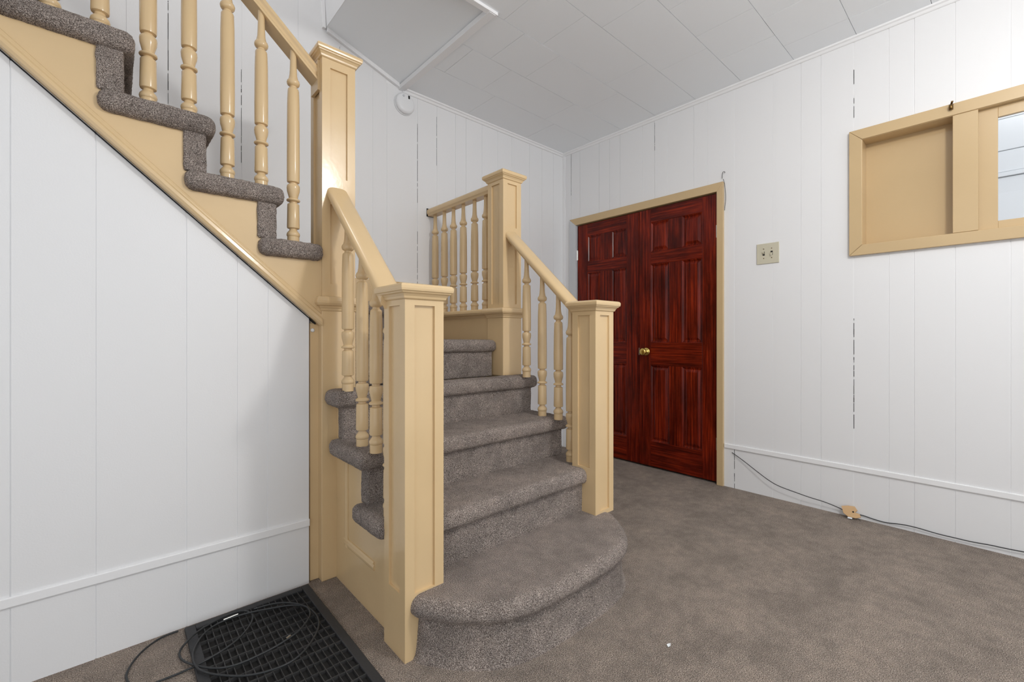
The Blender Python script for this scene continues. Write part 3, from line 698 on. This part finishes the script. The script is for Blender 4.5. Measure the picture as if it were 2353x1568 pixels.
# rubber floor mat
MX0, MX1, MY0, MY1 = 0.186, 0.594, 1.00, 1.897
def mat():
    t = thing('rubber_mat', ((MX0+MX1)/2, (MY0+MY1)/2, 0), 'black rubber grid mat on the carpet beside the stairs', 'mat')
    b = 0.030; h = 0.013
    bm = boxes((MX0, MX0+b, MY0, MY1, 0, h), (MX1-b, MX1, MY0, MY1, 0, h), (MX0+b, MX1-b, MY1-b, MY1, 0, h), (MX0+b, MX1-b, MY0, MY0+b, 0, h))
    obj('border', bm, 'rubber', t, bevel=0.003)
    obj('underside', boxes((MX0+b, MX1-b, MY0+b, MY1-b, 0.0, 0.0015)), M['dark'], t)
    bm = bmesh.new(); cx_, cy_ = 0.0215, 0.0500
    nx = int((MX1-MX0-2*b)/cx_); ny = int((MY1-MY0-2*b)/cy_)
    for i in range(1, nx+1):
        x = MX0+b+i*(MX1-MX0-2*b)/(nx+1)
        for j in range(ny+1):                               # ribs broken at each cross bar, slightly uneven
            ya = MY0+b+j*(MY1-MY0-2*b)/(ny+1); yb_ = ya+(MY1-MY0-2*b)/(ny+1); d = random.uniform(-0.001, 0.001); w = random.uniform(0.0009, 0.0016)
            box(bm, x-w+d, x+w+d, ya, yb_, 0.001, h-random.uniform(0.0006, 0.0026))
    for j in range(1, ny+1):
        y = MY0+b+j*(MY1-MY0-2*b)/(ny+1)
        for i in range(nx+1):
            xa = MX0+b+i*(MX1-MX0-2*b)/(nx+1); d = random.uniform(-0.0012, 0.0012); w = random.uniform(0.0010, 0.0018)
            box(bm, xa, xa+(MX1-MX0-2*b)/(nx+1), y-w+d, y+w+d, 0.001, h-random.uniform(0.0, 0.0018))
    o = obj('rib_grid', bm, 'rib', t); o['kind'] = 'stuff'
mat()
# coiled black cord
def zmat(p): return 0.019 if (MX0-0.004 < p.x < MX1+0.004 and MY0 < p.y < MY1+0.004) else 0.0055
def cp(x, y, dz=0.0):
    px, py = 250+x/4.614, 1330+y/4.614
    p = on_z(px, py, 0.006); z = zmat(p)+dz; p = on_z(px, py, z); return (p.x, p.y, z)
path = [(735, 558), (600, 600), (480, 670), (350, 770), (240, 900), (178, 1020), (188, 1080), (240, 1150), (340, 1170), (480, 1110), (650, 1045), (800, 985), (950, 912), (1100, 830), (1250, 738), (1380, 640), (1480, 530), (1535, 425), (1520, 370), (1455, 340), (1375, 345), (1250, 390), (1100, 462), (950, 555), (850, 640), (765, 740), (738, 810), (775, 872), (880, 915), (1000, 945), (1150, 957), (1300, 935), (1450, 880), (1620, 800), (1780, 720), (1900, 640), (2010, 570), (2100, 460), (2145, 380), (2120, 310), (2050, 282), (1900, 283), (1750, 312), (1600, 338), (1480, 365), (1300, 415), (1120, 490), (1000, 590), (930, 690), (893, 770), (888, 860), (920, 940), (1000, 995), (1150, 1025), (1400, 1042), (1600, 1010), (1800, 950), (1950, 880), (2080, 770), (2180, 630), (2235, 500), (2220, 400), (2150, 330), (2050, 275), (1900, 252), (1750, 262), (1620, 300), (1540, 325)]
t = thing('power_cord', tuple(cp(1100, 830)), 'black cord lying in loops over the rubber mat', 'cord')
tube('cable', [cp(x, y, 0.0028*math.sin(i*0.9)+0.002) for i, (x, y) in enumerate(path)], 0.0031, 'cord', t, 6)
a, b = Vector(cp(1215, 440, 0.004)), Vector(cp(1370, 378, 0.004))
tag(tube('plug', [a, a.lerp(b, .25), a.lerp(b, .5), a.lerp(b, .75), b], 0.0030, 'steel', t), 'bright metal plug end')
a, b = Vector(cp(1880, 640, 0.004)), Vector(cp(1925, 606, 0.004)); tag(tube('ferrule', [a, a.lerp(b, .3), a.lerp(b, .6), b], 0.0036, 'steel', t), 'bright metal ferrule')
# thin cable along the right wall base
def wp(px, py, x=XR-0.012):
    p = on_x(px, py, x)
    if p.z < 0.004: p = on_z(px, py, 0.004); 
    return (min(p.x, XR-0.004), p.y, max(p.z, 0.004))
w1 = [(1640+x/5.6, 960+y/5.6) for x, y in ((235, 450), (350, 530), (500, 650), (640, 760), (780, 860), (930, 920), (1100, 980), (1250, 1035), (1400, 1075), (1550, 1135), (1650, 1180), (1720, 1220), (1800, 1243), (1900, 1250), (2000, 1290), (2150, 1338), (2250, 1360))]
w2 = [(1640+x/2.348, 900+y/2.348) for x, y in ((1010, 716), (1100, 735), (1200, 768), (1300, 790), (1400, 815), (1480, 826), (1560, 845), (1674, 867), (1760, 880))]
pts = []
for i, (a, b) in enumerate(w1): pts.append(wp(a, b, XR-0.005-0.03*math.sin(min(1, i/11)*math.pi)))
pts += [wp(a, b, XR-0.012) for a, b in w2]
pts += [(XR-0.03, -0.25, 0.004), (XR-0.02, -0.5, 0.004)]
tag(tube('thin_cable', pts, 0.0023, 'cord'), 'thin black cable sagging along the base of the right wall', 'cable')
# thin wire hanging at the top corner of the door casing
def cw_(x, y, px0=1640, py0=380, s=6.03): p = on_x(px0+x/s, py0+y/s, XR-0.012); return (p.x, p.y, p.z)
tag(tube('loose_wire', [cw_(*q) for q in ((130, 190), (148, 230), (158, 320), (166, 420), (166, 490), (158, 550), (150, 625))], 0.0016, 'cord'), 'short black wire bowed out beside the door casing corner', 'wire')
tag(tube('wire_hook', [cw_(x, y) for x, y in ((118, 185), (119, 140), (122, 108), (128, 92), (142, 86), (156, 90), (156, 100), (148, 108))], 0.0016, 'cord'), 'tiny curled black wire hook above the door casing', 'hook')
# broken board piece leaning at the wall base
poly = [(0.000, 0.010), (0.042, 0.000), (0.092, 0.006), (0.100, 0.016), (0.066, 0.044), (0.078, 0.054), (0.072, 0.074), (0.012, 0.066), (0.0, 0.058), (-0.012, 0.05)]
poly = [(-0.004, 0.060), (0.008, 0.018), (0.032, 0.002), (0.070, 0.000), (0.098, 0.012), (0.092, 0.030), (0.066, 0.036), (0.080, 0.050), (0.066, 0.072), (0.030, 0.070)]
t = thing('board_piece', (XR-0.04, 0.575, 0), 'small notched tan board scrap leaning at the wall base', 'board')
bm = bmesh.new(); th = 0.014
R_ = Matrix.Translation((XR-0.052, 0.612, 0.012)) @ Matrix.Rotation(math.radians(8), 4, 'Z') @ Matrix.Rotation(math.radians(24), 4, 'Y')
lo = [bm.verts.new(R_ @ Vector((0, -u*0.86, v*0.86))) for u, v in poly]; hi = [bm.verts.new(R_ @ Vector((th, -u*0.86, v*0.86))) for u, v in poly]
f1 = bm.faces.new(lo); f2 = bm.faces.new(hi[::-1])
for k in range(len(poly)): bm.faces.new((lo[k], hi[k], hi[(k+1) % len(poly)], lo[(k+1) % len(poly)]))
bm.normal_update(); bmesh.ops.triangulate(bm, faces=[f1, f2]); obj('board', bm, 'board', t)
bm = bmesh.new(); lathe(bm, [(0.0045, -0.0006), (0.0045, 0.001)], -0.050, 0.031, 0, 12, 'X'); bm.transform(R_); obj('nail_hole', bm, 'dark', t)
bm = boxes((0.001, 0.013, -0.046, -0.026, -0.008, 0.0)); bm.transform(R_); obj('backing_chip', bm, 'white', t)
# scrap of paper on the carpet
p = on_z(1537, 1482, 0.004)
bm = bmesh.new(); q = [(-0.011, -0.003), (-0.002, -0.006), (0.010, -0.001), (0.004, 0.004), (-0.006, 0.004)]
lo = [bm.verts.new((p.x+a, p.y+b*1.1, 0.002+0.002*abs(math.sin(i*2)))) for i, (a, b) in enumerate(q)]; hi = [bm.verts.new(v.co+Vector((0, 0, 0.0012))) for v in lo]
bm.faces.new(lo); bm.faces.new(hi[::-1])
for k in range(5): bm.faces.new((lo[k], hi[k], hi[(k+1) % 5], lo[(k+1) % 5]))
tag(obj('paper_scrap', bm, 'white'), 'tiny white paper scrap on the open carpet', 'paper')
